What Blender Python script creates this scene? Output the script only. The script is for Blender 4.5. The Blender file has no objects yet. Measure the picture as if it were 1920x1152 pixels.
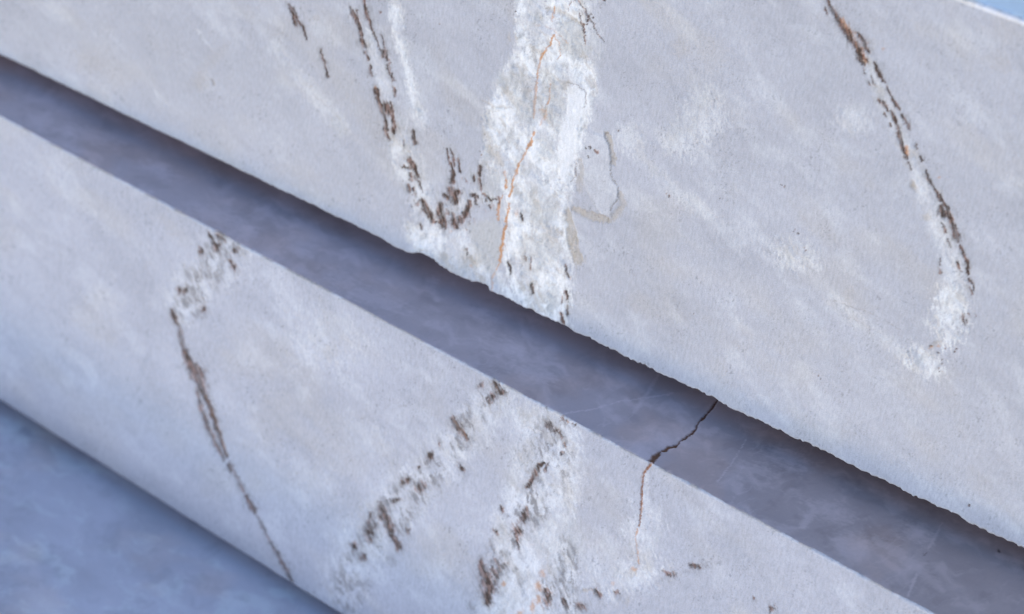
import bpy, math
import numpy as np
from mathutils import Matrix, Vector

sc = bpy.context.scene
# ------------------------------------------------------------------ camera (stack frame, then tilted)
W, H, FPX, DIST = 1920.0, 1152.0, 4533.0, 2.2
TILT = math.radians(-22)                      # the whole stack leans back
T = Matrix.Rotation(TILT, 4, 'X')
ax = np.array([0.795, -0.385, 0.453]); ax /= np.linalg.norm(ax)      # stack X seen from the camera
az = np.array([0.13, 0.856, 0.5]); az -= ax*az.dot(ax); az /= np.linalg.norm(az)
ay = np.cross(az, ax)
M = np.stack([ax, ay, az], 1)                 # stack -> camera
RC = M.T                                      # camera -> stack
CAM = RC @ np.array([0, 0, DIST])

def ray(px, py):
    d = np.array([(px-W/2)/FPX, -(py-H/2)/FPX, -1.0])
    return RC @ d
def hit(px, py, n, c):
    d = ray(px, py); n = np.array(n, float)
    return CAM + d*((c - n.dot(CAM))/n.dot(d))
def proj(P):
    q = (P-CAM) @ M.T
    return W/2 + FPX*q[..., 0]/-q[..., 2], H/2 - FPX*q[..., 1]/-q[..., 2]

cam = bpy.data.cameras.new('camera'); camo = bpy.data.objects.new('camera', cam)
sc.collection.objects.link(camo); sc.camera = camo
cm = Matrix([[*RC[0], CAM[0]], [*RC[1], CAM[1]], [*RC[2], CAM[2]], [0, 0, 0, 1]])
camo.matrix_world = T @ cm
cam.sensor_width = 36; cam.lens = FPX/W*36; cam.clip_start = .05; cam.clip_end = 500
cam.dof.use_dof = True
foc = hit(1350, 480, (0, 1, 0), 0)
cam.dof.focus_distance = float(-((foc-CAM) @ M.T)[2]); cam.dof.aperture_fstop = 4.0

# ------------------------------------------------------------------ sky, sun, exposure
SUN_EL, SUN_AZ = math.radians(17), math.radians(180+24)
world = bpy.data.worlds.new("World"); sc.world = world; world.use_nodes = True
nt = world.node_tree; nt.nodes.clear()
sky = nt.nodes.new('ShaderNodeTexSky'); sky.sky_type = 'NISHITA'; sky.sun_disc = False
sky.sun_elevation = SUN_EL; sky.sun_rotation = SUN_AZ
sky.air_density = 1.0; sky.dust_density = 0.3; sky.ozone_density = 2.8
bg = nt.nodes.new('ShaderNodeBackground'); bg.inputs[1].default_value = 0.15
wo = nt.nodes.new('ShaderNodeOutputWorld')
nt.links.new(sky.outputs[0], bg.inputs[0]); nt.links.new(bg.outputs[0], wo.inputs[0])
sun = bpy.data.lights.new('sun', 'SUN'); sun.energy = 1.08; sun.angle = math.radians(14); sun.color = (1, .965, .94)
suno = bpy.data.objects.new('sun', sun); sc.collection.objects.link(suno)
sdir = Vector((math.cos(SUN_EL)*math.sin(SUN_AZ), math.cos(SUN_EL)*math.cos(SUN_AZ), math.sin(SUN_EL)))
suno.rotation_euler = sdir.to_track_quat('Z', 'Y').to_euler()
sc.view_settings.view_transform = 'Standard'; sc.view_settings.look = 'None'
sc.view_settings.gamma = 1; sc.view_settings.exposure = 1.36

# ------------------------------------------------------------------ numpy noise
def _h(ix, iy, seed):
    n = (ix.astype(np.int64)*374761393 + iy.astype(np.int64)*668265263 + seed*1442695041) & 0xffffffff
    n = ((n ^ (n >> 13))*1274126177) & 0xffffffff
    n = ((n ^ (n >> 16))*2246822519) & 0xffffffff
    return ((n ^ (n >> 15)) & 0xffffff)/float(0xffffff)
def vn(x, y, seed=0):
    ix = np.floor(x); iy = np.floor(y); fx = x-ix; fy = y-iy
    fx = fx*fx*(3-2*fx); fy = fy*fy*(3-2*fy)
    a = _h(ix, iy, seed); b = _h(ix+1, iy, seed); c = _h(ix, iy+1, seed); d = _h(ix+1, iy+1, seed)
    return (a*(1-fx)+b*fx)*(1-fy)+(c*(1-fx)+d*fx)*fy
def fbm(x, y, sx, sy=None, ang=0, seed=0, o=4, g=.55):
    """0..1 noise; sx feature size along direction ang (deg, y down), sy across"""
    sy = sy or sx; a = math.radians(ang); c, s = math.cos(a), math.sin(a)
    u = (x*c+y*s)/sx; v = (-x*s+y*c)/sy
    t = 0; w = 1; tot = 0
    for k in range(o):
        t = t + w*vn(u*2**k+17.3*k, v*2**k+9.1*k, seed+k*7); tot += w; w *= g
    return t/tot
def sst(a, b, x):
    t = np.clip((x-a)/(b-a), 0, 1); return t*t*(3-2*t)

class Painter:
    """layers of marble colour over a face, addressed in the flat measuring frame of the face"""
    def __init__(s, x, y, ang=78):
        s.ang = ang; s.x0, s.y0 = x, y
        wx = (fbm(x, y, 9, seed=101, o=3)-.5); wy = (fbm(x, y, 9, seed=102, o=3)-.5)
        wx2 = fbm(x, y, 3.2, seed=105, o=2)-.5; wy2 = fbm(x, y, 3.2, seed=106, o=2)-.5
        s.x = x+wx*4.5+wx2*4; s.y = y+wy*4.5+wy2*4
        s.n = fbm(x, y, 13, 2.4, ang=ang, seed=103, o=3, g=.6)-.5        # streaky break-up along the saw direction
        s.n2 = fbm(x, y, 4, seed=104, o=3, g=.65)-.5
        s.L = {}
    def _add(s, kind, sl, m):
        if kind not in s.L: s.L[kind] = np.zeros_like(s.x)
        s.L[kind][sl] = np.maximum(s.L[kind][sl], m)
    def seg(s, kind, pts, w, st=1.0, br=1.0, soft=.45):
        if kind == 'rust': w = [q*.78 for q in w] if isinstance(w, (list, tuple)) else w*.78; br *= 1.25
        """polyline; w one width or one per point"""
        ws = w if isinstance(w, (list, tuple)) else [w]*len(pts)
        if len(pts) == 1: pts = [pts[0], (pts[0][0]+.5, pts[0][1]+.8)]; ws = [ws[0]]*2
        mx = max(ws)*1.5+14
        xs = [p[0] for p in pts]; ys = [p[1] for p in pts]
        sl = (s.x0 > min(xs)-mx) & (s.x0 < max(xs)+mx) & (s.y0 > min(ys)-mx) & (s.y0 < max(ys)+mx)
        if not sl.any(): return
        X = s.x[sl]; Y = s.y[sl]; best = np.full(X.shape, 9.0)
        for i in range(len(pts)-1):
            (x1, y1), (x2, y2) = pts[i], pts[i+1]
            dx, dy = x2-x1, y2-y1; q = dx*dx+dy*dy+1e-6
            t = np.clip(((X-x1)*dx+(Y-y1)*dy)/q, 0, 1)
            d = np.hypot(X-x1-t*dx, Y-y1-t*dy)
            ww = (ws[i]*(1-t)+ws[i+1]*t)/2+.01
            best = np.minimum(best, d/ww)
        v = best + br*(s.n[sl]*1.8+s.n2[sl]*.9)
        s._add(kind, sl, st*(1-sst(1-soft, 1+soft, v)))
    def blob(s, kind, cx, cy, w, h, ang=0, st=1.0, br=1.0, soft=.5):
        mx = max(w, h)+14
        sl = (abs(s.x0-cx) < mx) & (abs(s.y0-cy) < mx)
        if not sl.any(): return
        a = math.radians(ang); c, q = math.cos(a), math.sin(a)
        X = s.x[sl]-cx; Y = s.y[sl]-cy
        r = np.hypot((X*c+Y*q)/(w/2), (-X*q+Y*c)/(h/2))
        v = r + br*(s.n[sl]*1.6+s.n2[sl]*1.0)
        s._add(kind, sl, st*(1-sst(1-soft, 1+soft, v)))
    def poly(s, kind, P, st=1.0, soft=8, warp=10):
        xs = [p[0] for p in P]; ys = [p[1] for p in P]; mx = soft+warp+25
        sl = (s.x0 > min(xs)-mx) & (s.x0 < max(xs)+mx) & (s.y0 > min(ys)-mx) & (s.y0 < max(ys)+mx)
        if not sl.any(): return
        X = s.x[sl]; Y = s.y[sl]; ins = np.zeros(X.shape, bool); best = np.full(X.shape, 1e9)
        for i in range(len(P)):
            (x1, y1), (x2, y2) = P[i], P[(i+1) % len(P)]
            if y1 != y2: ins ^= ((y1 > Y) != (y2 > Y)) & (X < (x2-x1)*(Y-y1)/(y2-y1)+x1)
            dx, dy = x2-x1, y2-y1; t = np.clip(((X-x1)*dx+(Y-y1)*dy)/(dx*dx+dy*dy+1e-6), 0, 1)
            best = np.minimum(best, np.hypot(X-x1-t*dx, Y-y1-t*dy))
        d = np.where(ins, best, -best) + warp*(s.n[sl]*2+s.n2[sl]*1.6)
        s._add(kind, sl, st*sst(-soft, soft, d))
    def field(s, kind, P, st=.7, th=.56, L=18, wd=3.4, ang=None, cl=26, seed=500, soft=14):
        """clumped fine streaks inside a loose outline"""
        s.poly('_f', P, 1, soft, 8); m = s.L.pop('_f', None)
        if m is None: return
        sl = m > .01
        if not sl.any(): return
        X, Y = s.x[sl], s.y[sl]
        k = fbm(X, Y, L, wd, ang=ang or s.ang, seed=seed, o=3, g=.6)*.62 + fbm(X, Y, cl, cl*.7, ang=-40, seed=seed+9, o=2)*.38
        s._add(kind, sl, st*m[sl]*sst(th-.035, th+.05, k))
    def get(s, k): return s.L.get(k, np.zeros_like(s.x))

# ------------------------------------------------------------------ marks on the topmost block's sawn face
def paint_upper(p):
    S, B, P, F = p.seg, p.blob, p.poly, p.field
    F('dark', [(752,300),(790,325),(800,385),(770,395),(755,340)], .6, .60, 10, 3, 78, 18, 561, 8)
    F('dark', [(845,350),(905,320),(935,375),(880,420),(830,425)], .7, .60, 12, 3, 80, 18, 571, 8)
    F('dark', [(1595,66),(1628,95),(1628,115),(1605,112)], .7, .50, 10, 2.4, 66, 14, 581, 5)
    F('smoke', [(1680,205),(1705,260),(1700,290),(1668,215)], .5, .55, 14, 2.8, 70, 14, 591, 6)
    F('smoke', [(1775,390),(1800,440),(1822,520),(1805,520),(1780,440)], .6, .55, 14, 2.6, 68, 14, 601, 6)
    F('smoke', [(680,-10),(700,40),(738,150),(728,150),(690,60),(672,10)], .4, .56, 16, 3, 72, 18, 611, 6)
    F('smoke', [(1080,0),(1140,0),(1118,60),(1095,60)], .6, .60, 7, 4, 60, 12, 621, 6)
    # pale calcite band down the middle, and its tongues
    P('white', [(965,-60),(1098,-60),(1104,60),(1118,165),(1098,240),(1078,330),(1066,400),(1078,480),(1072,560),(1060,640),(990,600),
                (950,520),(945,430),(950,370),(905,312),(910,220),(932,150),(968,90)], 1, 9, 9)
    P('white', [(760,420),(800,428),(870,430),(905,470),(960,545),(990,600),(900,560),(840,505),(775,470)], .85, 10, 10)
    P('smooth', [(1062,165),(1080,158),(1098,175),(1100,200),(1088,225),(1080,300),(1062,345),(1045,338),(1050,250),(1065,200)], .7, 4, 6)
    S('white', [(738,-40),(746,60),(760,112),(776,180),(788,230)], [26,22,14,24,26], .75, .8, .6)
    S('white', [(745,240),(768,320),(800,400),(830,440)], [46,46,40,30], .7, .8, .6)
    S('white', [(800,400),(850,395),(900,365),(935,380)], [30,34,26,20], .6, 1, .6)
    S('white', [(690,60),(712,130),(730,200)], [14,22,24], .55, .8, .6)
    S('white', [(1085,0),(1110,80),(1100,130)], 40, .45, 1, .7)
    P('grey', [(1050,30),(1095,40),(1100,95),(1075,115),(1048,90)], .7, 6, 8)
    P('grey', [(875,420),(930,410),(942,440),(938,490),(925,520),(890,480)], .75, 8, 6)
    B('grey', 893, 330, 26, 30, 0, .4); B('grey', 1035, 180, 34, 60, 10, .45); B('grey', 1000, 370, 60, 40, 20, .4)
    B('grey', 925, 345, 38, 55, 0, .5); B('grey', 975, 150, 30, 34, 0, .45); B('grey', 985, 455, 18, 40, 80, .3)
    B('grey', 1020, 445, 30, 16, -45, .8, .6); B('grey', 1030, 388, 26, 40, 0, .35)
    # tan flakes, and the thin shadows at their lips painted as dark lines
    S('tan', [(1022,18),(1045,20),(1062,28),(1078,40),(1092,48)], [8,10,9,8,5], .6)
    S('tan', [(1037,15),(1060,15)], 9, .4)
    S('tan', [(1139,252),(1144,268),(1149,290)], [8,10,5], .85, .35, .3)
    S('tan', [(1150,292),(1151,308)], [8,9], .75, .35, .3)
    S('tan', [(1164,362),(1168,385),(1152,408)], [6,13,14], .6, .5, .4)
    S('tan', [(1078,392),(1098,402),(1125,410),(1141,414)], [9,15,15,11], .9, .5, .35)
    S('tan', [(1088,300),(1092,325),(1084,345),(1088,360)], [7,9,14,8], .5, .7)
    S('tan', [(1064,395),(1070,430),(1077,465),(1084,490)], [10,16,17,22], .9, .5, .35)
    S('tan', [(985,440),(982,480),(975,505)], [12,10,4], .35)
    S('tan', [(905,190),(925,200),(960,203)], [3,6,3], .45); S('tan', [(917,210),(935,209)], 3, .3)
    S('tan', [(1111,150),(1117,170),(1108,180)], [4,9,10], .4)
    B('tan', 1018, 210, 16, 20, 0, .6); B('tan', 888, 492, 16, 24, -30, .5); B('tan', 900, 525, 12, 30, -35, .6)
    B('tan', 1713, 350, 11, 20, -20, .8, .5); B('tan', 1738, 408, 15, 17, -30, .55, .7); B('tan', 1275, 90, 32, 40, -30, .3, .6)
    B('tan', 792, 474, 20, 5, 0, .6, .6); B('tan', 953, 74, 5, 20, 0, .45); B('tan', 592, 33, 12, 9, 0, .35)
    B('tan', 165, 120, 60, 34, 10, .22); B('tan', 375, 150, 40, 34, -30, .3); B('tan', 400, 110, 60, 20, -40, .2)
    B('tan', 1590, 560, 20, 40, 0, .22); B('tan', 1870, 120, 50, 30, 0, .2); B('tan', 1630, 85, 40, 20, 0, .14)
    B('tan', 1755, 645, 26, 10, -30, .5); B('tan', 1622, 117, 13, 9, 40, .7)
    S('lip_shade_and_line', [(1133,256),(1139,250),(1145,256)], 1.7, .55, .3)
    S('lip_shade_and_line', [(1133,256),(1142,272),(1146,300),(1144,320),(1150,338),(1159,352),(1160,372),(1148,386),(1143,404)], 1.6, .55, .6)
    S('lip_shade_and_line', [(1128,404),(1142,412),(1135,421)], 1.5, .5, .35)
    S('lip_shade_and_line', [(1063,157),(1080,158),(1097,174),(1100,196),(1094,204)], 1.7, .55, .3)
    S('lip_shade_and_line', [(1080,300),(1079,330),(1070,342)], 1.6, .6, .4)
    P('raise', [(1078,240),(1133,256),(1142,272),(1146,300),(1144,320),(1150,338),(1159,352),(1160,372),(1148,386),(1143,404),(1128,404),(1108,372),(1092,340),(1080,300)], 1, 2.2, 2)
    P('grey', [(975,470),(1000,440),(1040,450),(1050,470),(1020,510),(985,520)], .45, 6, 8); P('tan', [(1020,420),(1045,425),(1050,455),(1032,462)], .35, 4, 6)
    P('grey', [(955,190),(985,165),(1010,185),(1002,235),(975,230)], .6, 5, 8); P('grey', [(1040,165),(1062,200),(1052,250),(1030,235)], .55, 5, 7)
    P('tan', [(970,150),(1000,150),(1005,172),(985,180)], .30, 4, 6); P('grey', [(985,380),(1040,372),(1050,410),(1010,425)], .5, 8, 9); P('grey', [(1005,250),(1040,262),(1038,300),(1010,290)], .5, 8, 8)
    # rust threads
    S('rust', [(1040,66),(1033,82),(1016,105),(1009,135),(1006,150),(1004,172)], [5,5,4.5,4,4,6], .95, .8)
    S('rust', [(1004,172),(1001,200),(1000,222)], [6,5,4], .85, .8)
    S('rust', [(1000,248),(995,268),(983,288),(972,312),(963,335),(958,366)], [6,7,5,5,6.5,5], .95, .8)
    S('rust', [(956,382),(950,410),(944,440),(940,465),(938,492)], [5,6,5,6.5,5.5], .95, .7)
    S('rust', [(938,492),(930,505),(923,522),(921,546)], [3,2.5,4,3.5], .8, .7)
    S('rust', [(1037,12),(1037,32),(1036,42)], [4,4,1.5], .75); S('rust', [(1040,66),(1050,80),(1050,104),(1044,110)], 2.3, .6, 1)
    S('rust', [(1006,48),(1036,54),(1050,66),(1065,80)], 3, .4)
    S('rust', [(1032,158),(1029,175),(1026,196)], [4,3,5], .85)
    S('rust', [(1012,206),(1022,208),(1026,216),(1016,228),(1011,236)], [3,5,6,6,4], .6)
    S('rust', [(947,322),(949,353)], [5,5], .85); S('rust', [(942,368),(934,385),(935,412)], [4,5,6], .75)
    S('rust', [(946,462),(945,470)], 4, .4); B('rust', 971, 402, 8, 14, 0, .5)
    for q in ((843,436),(873,432),(882,500),(1069,522)): B('rust', *q, 4, 6, 0, .6)
    B('rust', 703, 167, 5, 6, 0, .6); B('rust', 712, 196, 5, 10, 0, .5); S('rust', [(1700,276),(1702,292)], [7,7], .75, .5); B('tan', 1712, 288, 18, 14, 40, .5)
    B('rust', 1762, 333, 5, 4, 0, .7); B('rust', 1656, 92, 4, 4, 0, .6); B('rust', 1760, 650, 5, 4, 0, .5); B('rust', 1745, 652, 7, 4, -30, .6)
    S('rust', [(1578,40),(1596,66),(1612,95),(1622,116)], 12, .55, 1.2); S('rust', [(1780,398),(1784,410)], 6, .5)
    # brown-black broken streaks, left chain
    for pts, w in [([(541,8),(547,22),(555,48)],[4,7,5]), ([(549,14),(560,40),(568,52),(574,74)],[3,4,5,2]), ([(600,93),(607,115),(615,146)],[3,4,4]),
        ([(656,12),(663,28),(669,38),(674,49)],[3,8,11,7]), ([(669,20),(672,30)],3), ([(672,52),(678,67)],6), ([(679,73),(684,88)],7), ([(685,98),(691,113)],4.5),
        ([(694,125),(698,142)],4), ([(682,-20),(684,10),(690,34),(693,42)],[4,5,7,6]), ([(693,42),(700,62),(706,77)],[7,4,3]), ([(706,77),(718,108)],2.4),
        ([(714,65),(724,98)],2.2), ([(719,96),(724,105),(731,120)],[8,7,3]), ([(727,119),(740,152)],2.4), ([(724,122),(736,152)],2.0), ([(739,165),(742,181)],5),
        ([(704,170),(709,178)],9), ([(707,182),(716,204)],[6,8]), ([(723,197),(729,210)],13), ([(715,206),(721,222),(727,244)],[8,7,8]), ([(733,194),(738,216),(742,244)],[4,5,8]),
        ([(719,240),(725,252),(730,263)],[5,8,4]), ([(739,240),(740,252)],4), ([(773,247),(779,268)],7), ([(767,298),(776,315),(783,333)],[8,9,5]), ([(757,312),(768,316)],5),
        ([(768,325),(770,333)],4), ([(765,348),(767,360)],6), ([(757,262),(760,272)],3), ([(784,340),(789,352),(794,362)],[5,3,2]), ([(773,353),(775,358)],4),
        ([(793,378),(799,395),(811,417)],[11,13,8]), ([(811,417),(824,418)],4), ([(826,384),(826,402),(832,420),(836,428)],[10,17,15,4]), ([(838,280),(842,308)],2.8), ([(846,279),(853,312)],4),
        ([(844,305),(852,328)],5), ([(859,298),(862,322)],3.4), ([(848,322),(848,342)],9), ([(844,356),(850,370),(852,381)],[13,15,9]), ([(858,360),(854,378)],10),
        ([(832,366),(839,373)],7), ([(847,404),(853,418),(857,428)],[9,15,5]), ([(860,408),(867,416)],10), ([(882,378),(876,392),(871,408)],[6,10,9]), ([(867,398),(872,408)],5),
        ([(884,366),(896,370)],7), ([(891,368),(892,384)],4), ([(900,312),(899,328)],7), ([(898,335),(902,358)],4), ([(888,330),(889,340)],4), ([(905,363),(920,376),(930,374)],4),
        ([(917,385),(920,390)],4), ([(934,372),(936,382)],5), ([(977,397),(981,413)],2.6), ([(789,420),(791,429)],4), ([(875,466),(876,478)],3), ([(955,490),(958,514)],3.6),
        ([(994,485),(996,508)],2.8), ([(984,482),(985,488)],3.5), ([(996,535),(997,551)],5), ([(1061,498),(1064,521)],2.6), ([(1059,547),(1063,561)],5), ([(1053,558),(1053,568)],3.4),
        ([(1054,588),(1056,616)],6), ([(1065,566),(1065,596)],1.8)]:
        S('dark', pts, w, .95, .75, .6); S('smoke', pts, [q*2.1+3 for q in w] if isinstance(w, list) else w*2.1+3, .42, 1.7, .7)
    # black hairlines at the head of the band
    S('dark', [(1078,-12),(1085,2),(1102,27),(1113,44),(1119,62),(1133,79)], [3,3,2.6,3,3,2.6], .75, .5)
    S('dark', [(1076,-6),(1070,4),(1065,23)], 1.8, .6, .5); S('dark', [(1087,19),(1091,44)], [2,3.4], .8, .5); S('dark', [(1095,43),(1096,62),(1098,82)], [4,4,3.4], .9, .7)
    for q in ((1104,30,5),(1109,27,4),(1103,38,5),(1112,33,4),(1101,46,3),(1132,1,5),(1126,16,2.5),(968,23,2.5),(713,23,4),(812,55,2.5),(824,46,2),(1078,0,6),
              (1107,277,6),(1120,285,6),(1116,283,4),(1104,294,2.5),(1098,277,3),(1490,432,3),(1497,438,3),(1507,465,3),(1509,470,3),(1250,362,4),(1255,368,4),
              (1466,348,3),(1472,350,3),(1818,948,5),(1350,371,2),(1160,246,3),(903,292,3),(908,252,2.5),(900,286,2.5),(1535,705,2),(1539,712,2.4),(1300,588,2)):
        B('dark', q[0], q[1], q[2], q[2]*1.1, 0, .9, .6)
    # right chain
    for pts, w in [([(1540,-30),(1552,2),(1560,18),(1572,39)],[4,4,7,9]), ([(1546,16),(1550,26)],4), ([(1572,39),(1582,54),(1593,65)],[12,11,12]), ([(1590,66),(1600,80),(1612,95)],[10,14,10]),
        ([(1605,60),(1618,74),(1627,98)],[3,9,7]), ([(1606,98),(1616,106),(1625,114)],[8,10,6]), ([(1609,108),(1619,123)],[7,5]), ([(1619,126),(1622,138)],1.8),
        ([(1638,114),(1645,130),(1650,142),(1659,156)],[3,10,7,3]), ([(1633,143),(1640,158)],2.6), ([(1629,154),(1632,160)],3), ([(1663,164),(1673,184)],4), ([(1674,187),(1680,198),(1687,206)],[5,7,4]),
        ([(1647,188),(1650,193)],5), ([(1657,193),(1664,206)],6), ([(1658,212),(1661,218)],3), ([(1671,209),(1677,224),(1683,238),(1688,254)],[5,8,7,6]), ([(1667,232),(1669,238)],3), ([(1691,216),(1697,227),(1703,240)],[5,5,6]),
        ([(1685,250),(1692,268)],8), ([(1691,267),(1697,289)],[8,6]), ([(1698,290),(1702,297)],4.5), ([(1694,294),(1697,298)],3), ([(1704,302),(1708,318)],2.4), ([(1717,270),(1719,280)],3.4),
        ([(1726,294),(1729,302)],4), ([(1735,320),(1742,337)],[4,8]), ([(1743,338),(1752,355),(1762,375)],[7,6,6]), ([(1763,367),(1773,387)],4), ([(1764,388),(1766,398),(1771,403)],[8,15,12]), ([(1776,390),(1777,400)],8),
        ([(1780,404),(1787,425),(1795,444)],[8,9,10]), ([(1766,418),(1770,426),(1773,436)],[3,5,5]), ([(1791,440),(1796,450)],11), ([(1801,460),(1806,474)],4), ([(1806,474),(1810,484),(1815,514)],[5,5,3]),
        ([(1813,490),(1815,504)],6), ([(1793,492),(1797,503)],5.5), ([(1800,509),(1805,511)],3.4), ([(1776,448),(1783,465)],1.8), ([(1817,524),(1822,534)],4), ([(1819,540),(1823,550)],5), ([(1825,532),(1826,545)],2),
        ([(1761,484),(1763,505)],2.4), ([(1763,506),(1763,513)],5), ([(1804,593),(1805,603)],7), ([(1807,604),(1809,610)],4.4), ([(1812,598),(1813,604)],3), ([(1815,588),(1818,594)],2), ([(1828,586),(1829,594)],2)]:
        S('dark', pts, w, .95, .75, .6); S('smoke', pts, [q*1.9+3 for q in w] if isinstance(w, list) else w*1.9+3, .40, 1.7, .7)
    for q in ((1760,662),(1767,675),(1766,682),(1761,690),(1772,654),(1792,655),(1788,660),(1745,650),(1762,697)): B('dark', *q, 3.4, 3.2, 0, .9, .5)
    # pale ground beside the right chain and loose pale clouds
    S('white', [(1625,110),(1660,200),(1692,262),(1722,320),(1752,395),(1778,470),(1790,520)], [16,24,26,26,40,44,48], .5, .6, .6)
    B('white', 1784, 585, 66, 125, 8, .8, .9, .35); B('white', 1735, 680, 80, 44, 35, .75, .9, .35); B('white', 1490, 482, 84, 52, 20, .6, .9, .6)
    B('white', 1320, 225, 70, 110, 10, .4, 1.2, .6); B('white', 1265, 262, 60, 60, 20, .4, 1.2, .6); B('white', 1600, 225, 60, 50, 0, .3); B('white', 1180, 260, 50, 50, 0, .4, 1.2)
    S('white', [(1195,290),(1260,355),(1330,400)], 22, .3, 1.2, .7); S('white', [(1560,560),(1620,610),(1690,660)], 24, .3, 1.2, .7)
    S('white', [(288,170),(300,185),(312,198)], [3,7,3], .5, .6); S('white', [(370,58),(398,92)], 5, .35); S('white', [(520,90),(560,140),(600,190),(640,240)], 26, .35, 1, .7)
    S('lip_shade_and_line', [(1555,562),(1640,590),(1690,620)], 1.4, .28, .6); S('lip_shade_and_line', [(585,175),(610,198),(640,228)], 2, .25, .6); S('lip_shade_and_line', [(398,150),(401,160)], 4, .5)

def paint_middle(p):
    S, B, P, F = p.seg, p.blob, p.poly, p.field
    F('smoke', [(412,436),(460,460),(420,510),(395,560),(370,600),(345,610),(322,580),(335,545),(370,490)], .85, .50, 16, 4, 62, 24, 511)
    F('smoke', [(905,715),(948,738),(900,800),(870,850),(820,910),(790,960),(750,1010),(710,1050),(690,1100),(660,1152),(630,1150),(625,1080),(660,1015),(700,950),(760,885),(830,820)], .85, .515, 18, 4.5, 62, 30, 521)
    F('smoke', [(1010,780),(1060,800),(1075,860),(1060,920),(1040,860),(1015,900),(1030,960),(1000,1010),(960,1040),(950,1080),(905,1060),(925,990),(985,910),(1000,860)], .85, .53, 16, 5, 80, 30, 531)
    F('smoke', [(1055,1000),(1085,1040),(1085,1130),(1120,1150),(1020,1160),(1000,1100),(1040,1060)], .85, .52, 18, 4.5, 78, 26, 541)
    F('dark', [(905,1050),(945,1060),(935,1100),(918,1130),(905,1100)], .8, .52, 12, 4, 60, 18, 551)
    S('white', [(440,455),(400,500),(355,550),(345,590)], [70,80,70,40], .5, 1, .7)
    S('white', [(935,740),(890,800),(830,860),(760,930),(690,1010),(640,1110)], [60,66,66,74,80,84], .5, 1, .7)
    P('white', [(960,770),(1040,760),(1085,800),(1090,880),(1078,960),(1085,1080),(1080,1200),(880,1200),(930,1110),(920,1050),(930,960),(965,880)], .65, 16, 14)
    B('white', 990, 930, 60, 40, 0, .8, .6); B('white', 960, 1040, 40, 70, 15, .7, .7); B('white', 1205, 1010, 70, 100, 0, .5, 1, .6); B('white', 1175, 1085, 130, 60, -15, .65, 1, .6)
    B('white', 865, 845, 16, 44, -25, .9, .5); B('white', 600, 640, 130, 90, 35, .38, 1.2, .8); B('white', 925, 1140, 50, 60, 0, .6); B('white', 1120, 1050, 70, 50, 40, .3, 1.2)
    B('white', 590, 900, 90, 50, 35, .25, 1.2, .8); B('white', 320, 300, 70, 40, 35, .25, 1.2, .8); B('white', 95, 310, 60, 50, 35, .25, 1.2, .8); B('white', 690, 820, 110, 50, 40, .25, 1.2, .8)
    S('grey', [(955,900),(985,850),(1000,880)], [30,40,20], .3); B('tan', 985, 855, 22, 36, 0, .35); B('tan', 1065, 940, 18, 60, 0, .3); B('grey', 1055, 1020, 60, 140, 0, .35)
    for c in ((375,482,9,20),(388,460,8,12),(344,570,10,20),(342,594,12,14),(405,545,10,10),(385,505,22,30),(350,515,12,30),(415,500,10,26),(660,1035,16,26),(735,1050,14,20),(690,1092,12,12),
              (673,1118,10,18),(628,1082,7,24),(663,1144,8,10),(884,1140,12,24),(820,905,12,30),(770,940,12,36),(880,770,7,26),(908,782,8,24),(1003,968,8,12),(1020,948,6,22),(965,1068,12,12),
              (950,1040,12,24),(935,1075,22,22),(1052,1072,8,20),(1075,1030,8,30),(1078,1060,9,28),(1040,1100,8,20),(1065,1110,8,24),(974,1090,10,36),(1105,935,10,6)):
        B('smoke', *c, -18, .75, .9, .8)
    for c in ((412,442,11,20,-30),(406,463,12,13,-20),(396,446,6,14,-30),(400,455,6,16,-30),(377,471,6,14,-20),(441,470,14,9,-40),(434,490,6,8,0),(438,502,7,10,-20),(335,545,8,11,-20),(347,546,7,9,0),
              (381,580,8,9,0),(902,722,8,9,30),(930,722,10,18,-30),(938,735,16,12,30),(920,748,12,16,30),(757,904,9,8,0),(765,900,7,8,0),(789,914,15,16,-20),(806,858,9,18,25),(785,876,5,6,0),(824,832,5,9,0),
              (865,877,5,15,-35),(694,992,17,24,0),(694,1012,8,12,0),(694,968,5,10,0),(664,1025,11,14,-30),(681,1046,8,11,-10),(764,996,5,10,-30),(737,939,17,6,0),(982,970,11,19,15),(987,955,6,8,0),
              (970,996,17,18,0),(968,1018,6,20,-10),(939,955,7,9,-20),(930,998,6,11,-25),(1029,800,10,14,-20),(1041,807,8,8,0),(1054,785,6,8,0),(1062,790,6,8,0),(1058,835,4,8,0),(1054,851,5,6,0),(1024,765,4,4,0),
              (1026,1120,12,28,5),(1023,1108,10,10,0),(1060,1132,8,18,-20),(1088,1137,14,10,20),(1120,1114,7,17,-35),(1157,1111,8,8,0),(1303,1062,19,8,12),(1254,1076,18,7,18),(1446,1141,8,10,-20),(1413,1122,3,5,0),(1073,794,3,3,0),(1079,797,3,4,0)):
        B('dark', c[0], c[1], c[2]*1.25, c[3]*1.25, c[4], .88, .8, .6); B('smoke', c[0]+2, c[1]+4, c[2]*2.1, c[3]*2.3, -22, .5, 1.5, .8)
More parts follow.
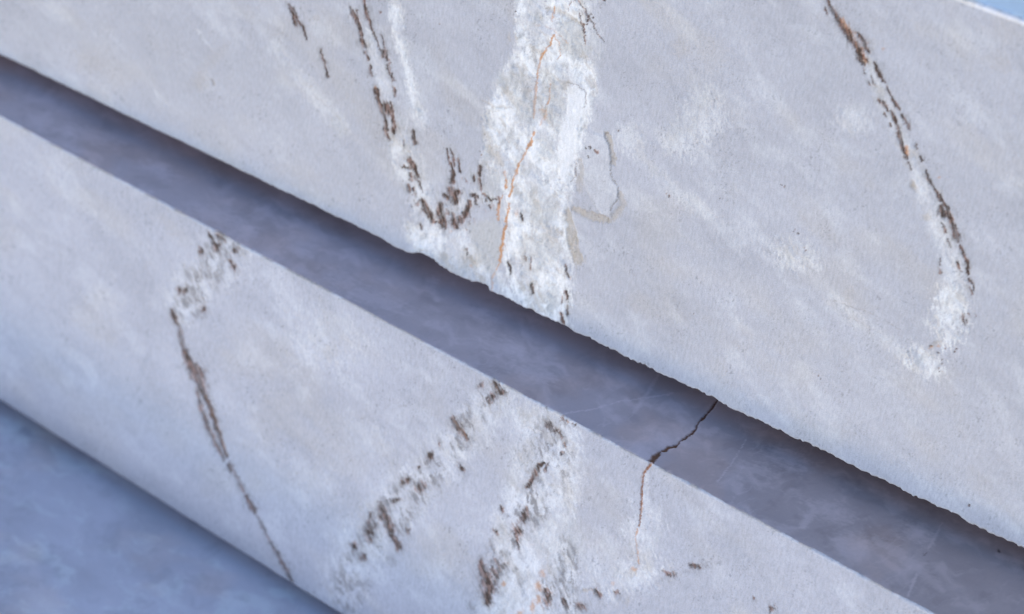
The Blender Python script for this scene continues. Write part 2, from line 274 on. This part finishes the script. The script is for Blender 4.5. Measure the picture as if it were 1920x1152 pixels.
    for pts, w, st in [([(322,582),(328,598),(334,612)],[5,9,5],.85), ([(334,612),(338,632),(345,658)],[6,5,6],.6), ([(345,660),(358,684),(370,705),(382,736)],[9,16,20,12],.9),
        ([(370,735),(377,765),(388,795),(403,830),(420,862)],[4,7,6,6,5],.7), ([(383,738),(395,768),(405,800),(417,835),(425,858)],[8,8,7,5,4],.8), ([(430,872),(434,884)],8,.7), ([(438,885),(457,922)],4.5,.6),
        ([(461,931),(470,945),(478,960)],[6,9,6],.85), ([(480,962),(504,1012)],3.4,.5), ([(505,1015),(525,1048),(547,1088)],[4,6,5],.75), ([(850,787),(862,803),(876,822)],[8,11,6],.9),
        ([(714,944),(718,966)],[7,12],.85), ([(723,972),(733,994)],[12,13],.85), ([(734,1003),(748,1027)],[7,9],.85), ([(901,1048),(906,1075),(915,1100),(914,1130)],[4,14,20,11],.9),
        ([(932,1072),(928,1092),(917,1108)],[7,8,7],.7), ([(928,1050),(942,1068)],6,.6), ([(1018,868),(1008,880),(1003,890),(996,903),(989,914)],[6,8,9,6,6],.9), ([(1026,868),(1024,882)],5,.8), ([(1048,810),(1053,822)],3.4,.7)]:
        S('dark', pts, [q*1.25 for q in w] if isinstance(w, list) else w*1.25, st, .7, .6); S('smoke', pts, [q*2+3 for q in w] if isinstance(w, list) else w*2+3, .5, 1.5, .8)
    S('rust', [(852,790),(864,806),(874,820)], 7, .6, .4); S('rust', [(386,742),(398,772),(409,803),(424,852)], 5, .5, .5); S('rust', [(461,932),(478,960)], 6, .4)
    for c in ((1017,1077,11,15),(1009,1099,13,20),(1010,1125,9,13),(1000,1138,8,26),(1188,1068,12,8),(1149,1095,9,8),(975,1150,14,14),(944,1096,8,8),(1064,792,5,6)): B('rust', *c, 0, .6, .8, .6)
    B('tan', 1100, 1108, 16, 7, -10, .7); B('tan', 1175, 1130, 9, 24, 20, .35); B('tan', 1180, 1078, 26, 14, -20, .4); B('tan', 1028, 1050, 8, 40, 0, .3)
    # the crack's lower half
    S('crack', [(1222,866),(1214,876),(1208,888),(1205,902),(1203,930),(1201,950),(1199,988)], [5,4,3,2.8,2.4,3,2.4], .85, .35, .35)
    S('rust', [(1222,866),(1214,876),(1207,888),(1204,902),(1203,960)], [9,8,6,5,4], .45, .4)
    S('rust', [(1196,992),(1192,1008),(1194,1030),(1197,1058)], 3.6, .65, .6)
    S('white', [(1213,890),(1211,980)], 10, .35, .4)

def paint_ledge(p):          # polished top of the middle block
    S, B = p.seg, p.blob
    S('crack', [(1348,748),(1342,756),(1330,772),(1318,785)], [3.6,3.6,4.2,3.2], 1, .25, .35)
    S('crack', [(1318,785),(1309,795),(1303,808),(1285,822),(1268,835),(1252,841),(1238,850)], [2.6,2.2,4,4,4,5,2.6], 1, .25, .35)
    S('crack', [(1238,850),(1228,858),(1220,868),(1214,876)], [5,10,9,5], 1, .25, .35)
    S('rust', [(1236,850),(1226,859),(1216,874)], [7,14,12], .6, .3)
    S('pale', [(1060,775),(1110,768),(1160,754),(1215,746),(1262,738)], 2.6, .5, .4); S('pale', [(1235,700),(1212,742),(1190,772)], [6,8,9], .35, .7)
    S('pale', [(1400,824),(1378,860),(1345,904)], 1.8, .6, .4); S('pale', [(1766,982),(1752,1008),(1741,1028)], [2,7,4], .5, .4); S('pale', [(1718,1078),(1703,1116)], 4, .6, .5)
    S('pale', [(1640,1010),(1680,1035),(1720,1065),(1765,1105)], [12,16,20,14], .4, .8, .7); S('pale', [(1300,805),(1330,812),(1345,806)], [8,12,8], .4, .8, .7)
    S('pale', [(1516,944),(1528,958),(1505,985)], [8,16,12], .5, 1, .7); S('pale', [(1868,1040),(1895,1050),(1915,1056)], [6,10,8], .5, 1, .7)
    for c in ((815,525,20,16),(700,560,120,26),(640,520,60,30),(560,470,40,20),(70,180,60,30),(40,130,26,14),(75,225,44,30),(170,255,90,26),(260,230,30,20),(90,185,10,26),(395,400,70,34),
              (450,430,60,26),(940,650,70,30),(1000,700,80,24),(900,590,50,20),(1480,860,70,30),(1560,960,80,26),(1600,1020,60,30),(1720,1000,50,30),(1640,1100,60,20),(1420,880,50,20),(300,320,60,20)):
        B('pale', *c, 18, .42, 1.3, .8)
    B('dark', 1873, 1034, 6, 6, 0, .8, .5); B('dark', 1735, 1040, 12, 3, -50, .5, .4)

# ------------------------------------------------------------------ colours
C = dict(base=(.266,.268,.296), white=(.45,.455,.475), smooth=(.445,.45,.475), grey=(.285,.285,.29), tan=(.25,.225,.20), rust=(.31,.135,.035), dark=(.036,.023,.018),
         smoke=(.13,.125,.13), lip_shade_and_line=(.14,.12,.105), crack=(.15,.065,.035), pale=(.64,.64,.68), rim=(.39,.378,.375), rimtop_highlight=(.55,.53,.53))
def mixc(a, k, m): return a*(1-m[..., None])+np.array(C[k])*m[..., None]

def sawn_colour(x, y, p, seed):
    col = np.ones(x.shape+(3,))*np.array(C['base'])
    big = fbm(x, y, 190, 70, ang=42, seed=seed+1, o=4)-.5
    med = fbm(x, y, 60, 20, ang=55, seed=seed+2, o=4)-.5
    pale = sst(.52, .78, fbm(x, y, 90, 34, ang=48, seed=seed+3, o=5, g=.6))
    warm = sst(.5, .8, fbm(x, y, 130, 60, ang=40, seed=seed+4, o=3))
    col = col*(1+.20*big+.12*med)[..., None]
    col = mixc(col, 'white', pale*.20)
    col = col*(1+(warm-.4)[..., None]*np.array([.03, .008, -.035]))
    rag = sst(.36, .60, fbm(x, y, 46, 28, ang=60, seed=seed+5, o=6, g=.68))
    wh = p.get('white')*(.40+.60*rag); col = mixc(col, 'white', wh)
    mot = sst(.50, .72, fbm(x, y, 44, 26, ang=110, seed=seed+6, o=6, g=.68))
    col = mixc(col, 'grey', p.get('white')*mot*.8)
    mot2 = sst(.55, .70, fbm(x, y, 42, 20, ang=60, seed=seed+9, o=5, g=.65))
    col = mixc(col, 'tan', p.get('white')*mot2*.5)
    col = mixc(col, 'grey', p.get('grey')); col = mixc(col, 'smooth', p.get('smooth'))
    col = mixc(col, 'white', p.get('raise')*.22); col = mixc(col, 'tan', np.clip(p.get('tan')*(.45+.8*fbm(x, y, 12, 7, ang=70, seed=seed+15, o=4)), 0, 1))
    col = mixc(col, 'smoke', p.get('smoke')*(.45+.5*sst(.42, .6, fbm(x, y, 15, 3, ang=p.ang, seed=seed+14, o=3))))
    col = mixc(col, 'rust', np.clip(p.get('rust')*(.55+.6*rag), 0, 1)*.8)
    dv = fbm(x, y, 12, 3, ang=p.ang, seed=seed+7, o=3)
    gapn = sst(.50, .66, fbm(x, y, 16, 2.6, ang=p.ang, seed=seed+13, o=2))
    dk = p.get('dark')*(1-.32*gapn); red = sst(.45, .7, dv)
    col = mixc(col, 'dark', np.clip(dk*(1.1-.25*red), 0, 1))
    col = col*(1+(dk*red)[..., None]*np.array([.6, .16, .0]))
    col = mixc(col, 'lip_shade_and_line', p.get('lip_shade_and_line')); col = mixc(col, 'crack', p.get('crack'))
    sp = sst(.80, .88, vn(x/2.6, y/3.4, seed+8))*sst(.45, .8, vn(x/31, y/31, seed+11))
    col = col*(1-.25*sp)[..., None]
    return np.clip(col, .01, .85)

def polished_colour(x, y, p, seed, tint=(.50, .425, .455)):
    PT = np.clip(np.array(tint)*1.42, 0, .84); mp = lambda a, k: a*(1-k[..., None])+PT*k[..., None]
    col = np.ones(x.shape+(3,))*np.array(tint)
    dx = 46*(fbm(x, y, 60, seed=seed+5, o=3)-.5); dy = 46*(fbm(x, y, 60, seed=seed+6, o=3)-.5)
    big = fbm(x, y, 120, 60, ang=20, seed=seed+1, o=4)-.5
    col = col*(.90+.35*big)[..., None]
    w = sst(.50, .74, fbm(x+dx, y+dy, 64, 30, ang=22, seed=seed+2, o=6, g=.62)); col = mp(col, w*.40)
    dk = sst(.52, .75, fbm(x-dx, y+dy, 50, 26, ang=0, seed=seed+7, o=5, g=.62)); col = col*(1-.12*dk)[..., None]
    wi = 1-np.clip(abs(fbm(x+dx, y-dy, 70, 34, ang=-25, seed=seed+3, o=4, g=.6)-.5)/.022, 0, 1); wi = wi*sst(.45, .65, fbm(x, y, 60, seed=seed+8, o=3)); col = mp(col, wi*.26)
    br = sst(.5, .8, fbm(x, y, 120, 60, ang=10, seed=seed+4, o=3)); col = col*(1+br[..., None]*np.array([.07, .0, -.06]))
    col = mp(col, p.get('pale')*.85)
    col = mixc(col, 'rust', p.get('rust')*.55); col = mixc(col, 'dark', p.get('dark')); col = mixc(col, 'crack', p.get('crack'))
    right = sst(900, 1900, x)*(1 if seed == 320 else 0); col = col*(1-right[..., None]*np.array([.0, .07, .17]))
    return np.clip(col, .008, .85)

# ------------------------------------------------------------------ materials
def stone(name, rough, grain, bump, polished=False):
    m = bpy.data.materials.new(name); m.use_nodes = True; t = m.node_tree; N = t.nodes; Lk = t.links.new
    b = N['Principled BSDF']; b.inputs['Roughness'].default_value = rough
    at = N.new('ShaderNodeAttribute'); at.attribute_name = 'stone'
    tc = N.new('ShaderNodeTexCoord')
    mp = N.new('ShaderNodeMapping'); mp.inputs['Rotation'].default_value = (0, math.radians(-6), 0)
    mp.inputs['Scale'].default_value = (1, 1, .34) if not polished else (1, .8, 1); Lk(tc.outputs['Object'], mp.inputs['Vector'])
    n1 = N.new('ShaderNodeTexNoise'); n1.inputs['Scale'].default_value = 420; n1.inputs['Detail'].default_value = 3; Lk(mp.outputs[0], n1.inputs['Vector'])
    n2 = N.new('ShaderNodeTexNoise'); n2.inputs['Scale'].default_value = 900; n2.inputs['Detail'].default_value = 2; Lk(tc.outputs['Object'], n2.inputs['Vector'])
    ad = N.new('ShaderNodeMath'); ad.operation = 'ADD'; Lk(n1.outputs[0], ad.inputs[0]); Lk(n2.outputs[0], ad.inputs[1])
    mr = N.new('ShaderNodeMapRange'); mr.inputs[1].default_value = .7; mr.inputs[2].default_value = 1.3
    mr.inputs[3].default_value = 1-grain; mr.inputs[4].default_value = 1+grain; Lk(ad.outputs[0], mr.inputs[0])
    vm = N.new('ShaderNodeVectorMath'); vm.operation = 'SCALE'; Lk(at.outputs['Color'], vm.inputs[0]); Lk(mr.outputs[0], vm.inputs['Scale'])
    Lk(vm.outputs[0], b.inputs['Base Color'])
    bp = N.new('ShaderNodeBump'); bp.inputs['Distance'].default_value = bump; bp.inputs['Strength'].default_value = 1
    Lk(ad.outputs[0], bp.inputs['Height']); Lk(bp.outputs[0], b.inputs['Normal'])
    b.inputs['Specular IOR Level'].default_value = .25 if polished else .2
    if polished:
        n3 = N.new('ShaderNodeTexNoise'); n3.inputs['Scale'].default_value = 9; n3.inputs['Detail'].default_value = 5; Lk(tc.outputs['Object'], n3.inputs['Vector'])
        r2 = N.new('ShaderNodeMapRange'); r2.inputs[3].default_value = rough-.08; r2.inputs[4].default_value = rough+.16; Lk(n3.outputs[0], r2.inputs[0]); Lk(r2.outputs[0], b.inputs['Roughness'])
    return m
SAWN = stone('sawn_marble', .8, .13, .00045)
POLI = stone('polished_marble', .34, .03, .00002, True)
def plain(name, col):
    m = bpy.data.materials.new(name); m.use_nodes = True; b = m.node_tree.nodes['Principled BSDF']
    tx = m.node_tree.nodes.new('ShaderNodeTexNoise'); tx.inputs['Scale'].default_value = 14; tx.inputs['Detail'].default_value = 6
    cr = m.node_tree.nodes.new('ShaderNodeValToRGB'); cr.color_ramp.elements[0].color = (*[c*.8 for c in col], 1); cr.color_ramp.elements[1].color = (*[c*1.2 for c in col], 1)
    m.node_tree.links.new(tx.outputs[0], cr.inputs[0]); m.node_tree.links.new(cr.outputs[0], b.inputs['Base Color']); b.inputs['Roughness'].default_value = .8
    return m
BODY = plain('rough_marble_underside', (.62, .47, .39))

def grid_mesh(name, P, mat, parent, col=None, flip=False, flat=False):
    nv, nu = P.shape[:2]
    me = bpy.data.meshes.new(name)
    idx = np.arange(nv*nu).reshape(nv, nu)
    q = np.stack([idx[:-1, :-1], idx[:-1, 1:], idx[1:, 1:], idx[1:, :-1]], -1).reshape(-1, 4)
    if flip: q = q[:, ::-1]
    me.vertices.add(nv*nu); me.vertices.foreach_set('co', P.reshape(-1).astype(np.float32))
    me.loops.add(q.size); me.loops.foreach_set('vertex_index', q.reshape(-1).astype(np.int32))
    me.polygons.add(len(q)); me.polygons.foreach_set('loop_start', (np.arange(len(q))*4).astype(np.int32))
    me.polygons.foreach_set('use_smooth', np.full(len(q), not flat))
    me.update(calc_edges=True); me.validate()
    if col is not None:
        a = me.attributes.new('stone', 'FLOAT_COLOR', 'POINT')
        rgba = np.ones((nv*nu, 4), np.float32); rgba[:, :3] = col.reshape(-1, 3); a.data.foreach_set('color', rgba.reshape(-1))
    me.materials.append(mat)
    o = bpy.data.objects.new(name, me); sc.collection.objects.link(o); o.parent = parent
    return o

# ------------------------------------------------------------------ block geometry from the four measured arrises
GAP = .022
A0, A1 = hit(0, 103, (0,1,0), 0), hit(1920, 1029, (0,1,0), 0)           # upper block, lower arris
D1 = hit(1870, 20, (0,1,0), 0)
zA = (A0[2]+A1[2])/2; zD = D1[2]
zt2 = zA-GAP
B0, B1 = hit(0, 218, (0,0,1), zt2), hit(1750, 1152, (0,0,1), zt2)       # middle block, upper arris
by = lambda X: B0[1]+(B1[1]-B0[1])*(X-B0[0])/(B1[0]-B0[0])
sl = (B1[1]-B0[1])/(B1[0]-B0[0]); n2 = np.array([-sl, 1, 0.]); c2 = n2.dot(B0)
C0, C1 = hit(0, 750, n2, c2), hit(640, 1152, n2, c2)                    # middle block, lower arris
cz = lambda X: C0[2]+(C1[2]-C0[2])*(X-C0[0])/(C1[0]-C0[0])
print('edges', A0, A1, D1, B0, B1, C0, C1); print('need', hit(0,1152,(0,0,1),C0[2]-GAP), by(hit(0,1152,(0,0,1),C0[2]-GAP)[0]))

def axis(dense0, dense1, step, far0, far1, k=8):
    a = np.linspace(far0, dense0, k, endpoint=False); b = np.arange(dense0, dense1, step); c = np.linspace(dense1, far1, k)
    return np.concatenate([a, b, c])
XS = axis(-.80, .62, .00085, -1.9, 1.3)

def sawn_face(parent, yf, zbf, ztf, painter, seed, botchip, topchip, rb, rt):
    """vertical sawn face with rounded, chipped arrises; returns its first and last vertex rows"""
    U = XS; zb = zbf(U); zt = ztf(U); yy = yf(U)
    hgt = float(np.median(zt-zb)); n = int(hgt/.00095)
    v = np.linspace(0, 1, n)
    Z = zb[None]+(zt-zb)[None]*v[:, None]; X = np.broadcast_to(U, Z.shape).copy(); Y = np.broadcast_to(yy, Z.shape).copy()
    x, y = proj(np.stack([X, Y, Z], -1))
    p = Painter(x, y, 80 if seed < 50 else 66); painter(p)
    rel = (fbm(x, y, 120, 80, seed=seed+20, o=3)-.5)*.0009 + (fbm(x, y, 7, 3, ang=84, seed=seed+21, o=3)-.5)*.00022
    w = p.get('white')
    rel += w*((fbm(x, y, 40, 26, ang=60, seed=seed+22, o=5, g=.6)-.5)*.0070 + (fbm(x, y, 7, seed=seed+23, o=3)-.5)*.0012)*(1-p.get('smooth'))
    rel += p.get('smooth')*.0006 + p.get('raise')*.0008 - p.get('tan')*.0011 - p.get('dark')*.0006 - p.get('crack')*.0012 - p.get('lip_shade_and_line')*.0010 - p.get('rust')*.0004
    # rounded arrises: eat the face back near both ends
    db = (Z-zb[None]); dt = (zt[None]-Z)
    RB = rb(U)[None]; RT = rt(U)[None]
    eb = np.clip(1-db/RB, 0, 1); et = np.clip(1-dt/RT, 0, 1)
    Y = Y - rel + RB*(1-np.sqrt(np.clip(1-eb**2, 0, 1)))*.55 + RT*(1-np.sqrt(np.clip(1-et**2, 0, 1)))
    Z = Z + botchip(U)[None]*np.exp(-db/.010) - topchip(U)[None]*np.exp(-dt/.006)
    col = sawn_colour(x, y, p, seed)
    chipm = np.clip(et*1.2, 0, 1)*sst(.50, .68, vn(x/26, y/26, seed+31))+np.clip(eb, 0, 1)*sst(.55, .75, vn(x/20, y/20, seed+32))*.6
    col = mixc(col, 'rim', np.clip(eb*.8, 0, 1)); col = mixc(col, 'rimtop_highlight', np.clip(et*2.2, 0, 1)*(.35 if seed == 60 else 1)); col = col*(np.array([.955, .97, 1.01]) if seed == 60 else np.ones(3)); col = col*(1-.24*chipm[..., None]*np.array([.6, .9, 1.3]))  # bright edge highlight on the top arris is painted into the colour
    Pt = np.stack([X, Y, Z], -1)
    grid_mesh('sawn_edge_face', Pt, SAWN, parent, col)
    return Pt[0], Pt[-1]

def top_face(parent, row, ys_dense, painter, seed, tint=(.50, .425, .455)):
    """polished face going back from the front arris row"""
    off = np.concatenate([[0, .0006, .0014], np.arange(.0026, ys_dense, .0015), np.linspace(ys_dense, .9, 10)])
    Yb = row[:, 1]; Y = Yb[None]+off[:, None]; k = np.exp(-off/.003)[:, None]
    Z = row[:, 2][None]*k+(ZT)*(1-k); X = np.broadcast_to(row[:, 0], Y.shape).copy()
    x, y = proj(np.stack([X, Y, Z], -1)); p = Painter(x, y, 20)
    if painter: painter(p)
    Z = Z - p.get('crack')*.0015 + (fbm(x, y, 160, 90, seed=seed+9, o=2)-.5)*.0006*(1-k)
    P = np.stack([X, Y, Z], -1); P[0] = row
    grid_mesh('polished_face', P, POLI, parent, polished_colour(x, y, p, seed, tint))
    return P[-1]

def body(parent, bottom, back):
    """underside, back and the two ends"""
    off = np.array([0, .004, .012, .03, .08, .2, .4, .65, .9]); zb = np.median(bottom[:, 2]); s = slice(None, None, 6)
    b = bottom[s].copy(); b[-1] = bottom[-1]; bk = back[s].copy(); bk[-1] = back[-1]
    R = []
    base = np.polyval(np.polyfit(b[:, 0], b[:, 2], 1), b[:, 0])
    for o in off:
        r = b.copy(); r[:, 1] += o; k = math.exp(-o/.012); r[:, 2] = b[:, 2]*k+base*(1-k)+(.0008*np.sin(r[:, 0]*70+o*90))*(1-k); R.append(r)
    R.append(np.stack([bk[:, 0], bk[:, 1]+.0, bk[:, 2]], 1))
    return grid_mesh('underside', np.stack(R), BODY, parent, flip=True)

def block(label, cat='marble block'):
    e = bpy.data.objects.new('marble_block', None); sc.collection.objects.link(e)
    e.rotation_euler = (TILT, 0, 0); e['label'] = label; e['category'] = cat; e['group'] = 'stacked sawn marble blocks'
    return e
def jag(U, seed, amp, s1=90, s2=400):
    a = vn(U*s1, U*0, seed)-.5; b = vn(U*s2, U*0+3, seed+1)-.5; c = vn(U*25, U*0+5, seed+2)-.5
    return amp*(.8*a+.9*b+.3*c)
def pxX(px, line):            # stack X of a photo column on the upper block's lower arris
    return hit(px, 103+.4823*px, (0,1,0), 0)[0]

# upper block
e1 = block('Uppermost pale grey marble block with wide white vein, orange threads and two brown streak chains')
n790, n745, n920, n1335 = [pxX(q, 0) for q in (793, 742, 914, 1330)]
def chipA(U):
    c = jag(U, 5, .0021)*np.clip((U+.55)*1.6, .25, 1)
    c += .0048*np.exp(-((U-n790)/.009)**2)*(U < n790)+.0048*np.exp(-((U-n790)/.018)**2)*(U >= n790)-.002*np.exp(-((U-n745)/.012)**2)
    c += .0035*sst(n920-.03, n920, U)*(1-sst(n920, n920+.0025, U))
    c += .0013*np.exp(-((U-n1335)/.008)**2)
    return c
ZT = zD
r1 = lambda U: .0016+.0012*vn(U*60, U*0, 9)
bot, top = sawn_face(e1, lambda U: U*0, lambda U: U*0+zA, lambda U: U*0+zD, paint_upper, 1, chipA, lambda U: np.abs(jag(U, 12, .0012)), r1, lambda U: .0035+.002*vn(U*50, U*0, 14))
back = top_face(e1, top, .12, None, 300, (.76, .73, .77)); body(e1, bot, back)

# middle block
e2 = block('Middle pale marble block whose dark polished ledge and sawn edge share a rusty crack')
ZT = zt2
bot, top = sawn_face(e2, by, cz, lambda U: U*0+zt2, paint_middle, 60, lambda U: jag(U, 25, .0006), lambda U: np.abs(jag(U, 22, .0009)), lambda U: .0015+0*U, lambda U: .0012+.0016*vn(U*70, U*0, 24))
back = top_face(e2, top, .26, paint_ledge, 320); body(e2, bot, back)

# lowest block
e3 = block('Lowest marble block showing only its blue-grey polished ledge in the bottom left corner')
zc = cz(C0[0]); ZT = min(cz(-.8), cz(.3))-.014
zt3 = ZT; q3 = hit(-60, 1230, (0,0,1), zt3); YO = float(by(q3[0])-q3[1])+.03; print('YO', YO); yo = YO
bot, top = sawn_face(e3, lambda U: by(U)-yo, lambda U: U*0+zt3-.24, lambda U: U*0+zt3, lambda p: None, 90, lambda U: jag(U, 35, .001), lambda U: np.abs(jag(U, 32, .001)), lambda U: .002+0*U, lambda U: .002+0*U)
back = top_face(e3, top, .62, None, 340, (.67, .615, .67)); body(e3, bot, back)
